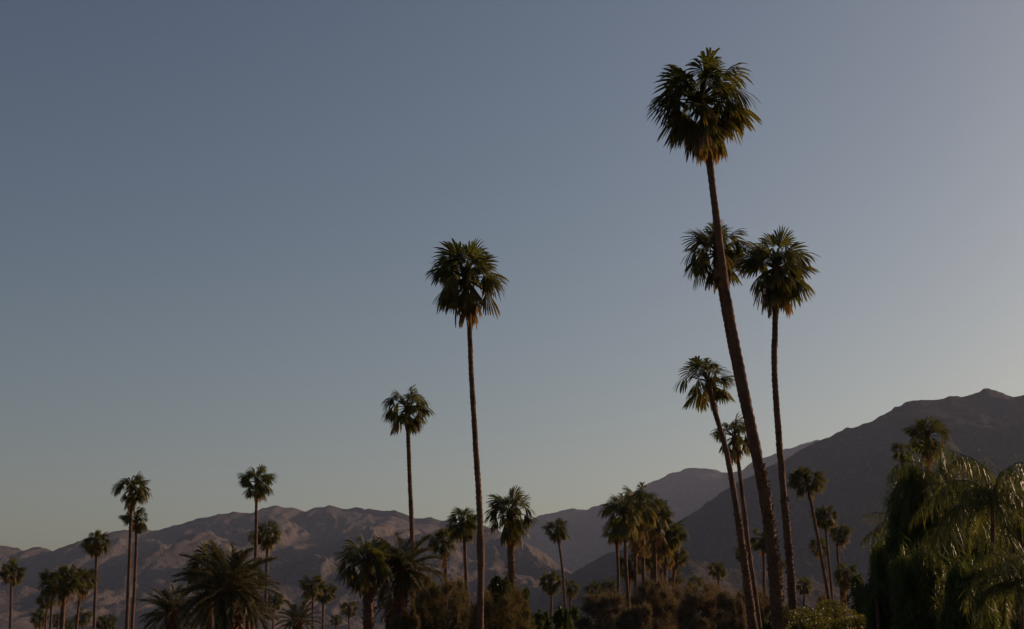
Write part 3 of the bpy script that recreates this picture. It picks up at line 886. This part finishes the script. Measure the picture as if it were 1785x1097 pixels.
shrub('green_shrub', 'low green shrub under the lone thin bending palm', 985, 1056, 70, 100, M_SHRUB, 10, BG, leaf=0.16, lobes=60, per=200, thin=.5)
shrub('green_shrub', 'low green shrub between the olive brown bush and the bending palm', 942, 1064, 60, 96, M_SHRUB, 11, BG, leaf=0.16, lobes=50, per=200, thin=.5)
shrub('green_shrub', 'low shrub at the foot of the tallest trunk, left side', 1338, 1080, 60, 60, M_SHRUB, 12, BG, leaf=0.10, lobes=50, per=240, thin=.5)
shrub('green_shrub', 'dark low shrub between the upright trunk and the hedge', 1412, 1056, 60, 92, M_SHRUB, 13, BG, leaf=0.14, lobes=60, per=240, thin=.5)
shrub('green_shrub', 'dark rounded shrub behind the hedge, left of the feathery mass', 1520, 985, 90, 70, M_SHRUB, 14, BG, leaf=0.13, lobes=90, per=280, thin=.45)
shrub('brown_bush', 'low olive bush between the brown bush and the thick-trunked fan palm', 716, 1050, 80, 76, M_SCRUB, 22, BG, lobes=60, **FEA)
shrub('grey_bush', 'low feathery bush right of the tallest trunk, before the upright trunk', 1366, 1050, 60, 100, M_GREY, 23, BG, lobes=60, **FEB)
shrub('grey_bush', 'low feathery bush at the foot of the slanting trunk, behind the hedge', 1448, 1038, 80, 104, M_GREY, 24, BG, lobes=60, **FEB)
WEEP = dict(leaf=0.34, thin=.075, per=420, up=-1.5, shell=-1, shape=.5, cat='tree', rl=1.25)
shrub('weeping_tree', 'dense weeping tree with hanging strands filling the dark mass at right', 1634, 792, 172, 54, M_WEEP, 15, lobes=230, **WEEP)
shrub('weeping_tree', 'dense weeping tree behind the feathery palm at the right edge', 1768, 846, 150, 52, M_WEEP, 16, lobes=190, **WEEP)
shrub('weeping_tree', 'lower weeping shrub joining the two weeping trees at right', 1702, 925, 110, 47, M_WEEP, 18, lobes=130, **WEEP)
shrub('weeping_tree', 'low weeping shrub at the left foot of the dark mass', 1556, 945, 90, 56, M_WEEP, 19, lobes=110, **WEEP)


shrub('weeping_tree', 'low dark weeping shrub in front, under the middle of the dark mass', 1608, 955, 120, 45, M_WEEP, 20, lobes=120, **WEEP)
shrub('weeping_tree', 'low dark weeping shrub in front, between the mass and the right corner', 1692, 985, 110, 42, M_WEEP, 21, lobes=110, **WEEP)


def hedge(label, x_a, x_b, ptop, Y, dpt, seed):
    rng = np.random.default_rng(seed)
    A = at(x_a, 1105, Y).x; B = at(x_b, 1105, Y).x; H = at(x_a, ptop, Y).z
    cx = (A + B) / 2
    root = empty('hedge', (cx, Y, 0)); tag(root, label, 'hedge', None)
    n = 130
    cen = np.stack([rng.uniform(A - cx, B - cx, n), rng.uniform(-dpt / 2, dpt / 2, n), rng.uniform(.15, .92, n) ** 0.8 * H], 1)
    cen[:, 2] *= 0.82 + 0.3 * vnoise(cen[:, 0] * 1.1, cen[:, 1] * 1.3, seed)
    rad = np.stack([rng.uniform(.35, .6, n), rng.uniform(.3, .5, n), rng.uniform(.2, .36, n)], 1)
    V, F = leaves(rng, cen, rad, 330, 0.085, up=.7, thin=.5)
    V[:, 2] = np.clip(V[:, 2], 0.01, H + .25)
    link('foliage', fast_mesh('foliage', V, F, M_HEDGE), root)
    segs = []
    for k in range(9):
        x = (A - cx) + (B - A) * (k + .5) / 9
        segs.append(((x, 0, -.1), (x + rng.uniform(-.3, .3), rng.uniform(-.3, .3), H * .8), .04, .02))
    link('stems', branch_mesh('stems', segs, M_WOOD), root)


hedge('long yellow-green hedge along the bottom right of the upright trunk', 1392, 1556, 1058, 60, 3.0, 31)

# ------------------------------------------------------------------ haze
M_HAZE = bpy.data.materials.new('valley_haze')
M_HAZE.use_nodes = True
t = M_HAZE.node_tree
t.nodes.clear()
pv = t.nodes.new('ShaderNodeVolumePrincipled')
pv.inputs['Color'].default_value = (0.52, 0.64, 1.0, 1)
pv.inputs['Density'].default_value = 3.0e-5
pv.inputs['Anisotropy'].default_value = 0.25
mo = t.nodes.new('ShaderNodeOutputMaterial')
t.links.new(pv.outputs[0], mo.inputs['Volume'])
hb = [(x, y, z) for x in (-8900, 8900) for y in (-1000, 10900) for z in (-3.0, 1250.0)]
hf = [(0, 1, 3, 2), (4, 6, 7, 5), (0, 4, 5, 1), (2, 3, 7, 6), (0, 2, 6, 4), (1, 5, 7, 3)]
haze = link('haze', mesh_from('haze', hb, hf, M_HAZE))
tag(haze, 'thin evening haze filling the valley air', 'haze', kind='stuff')
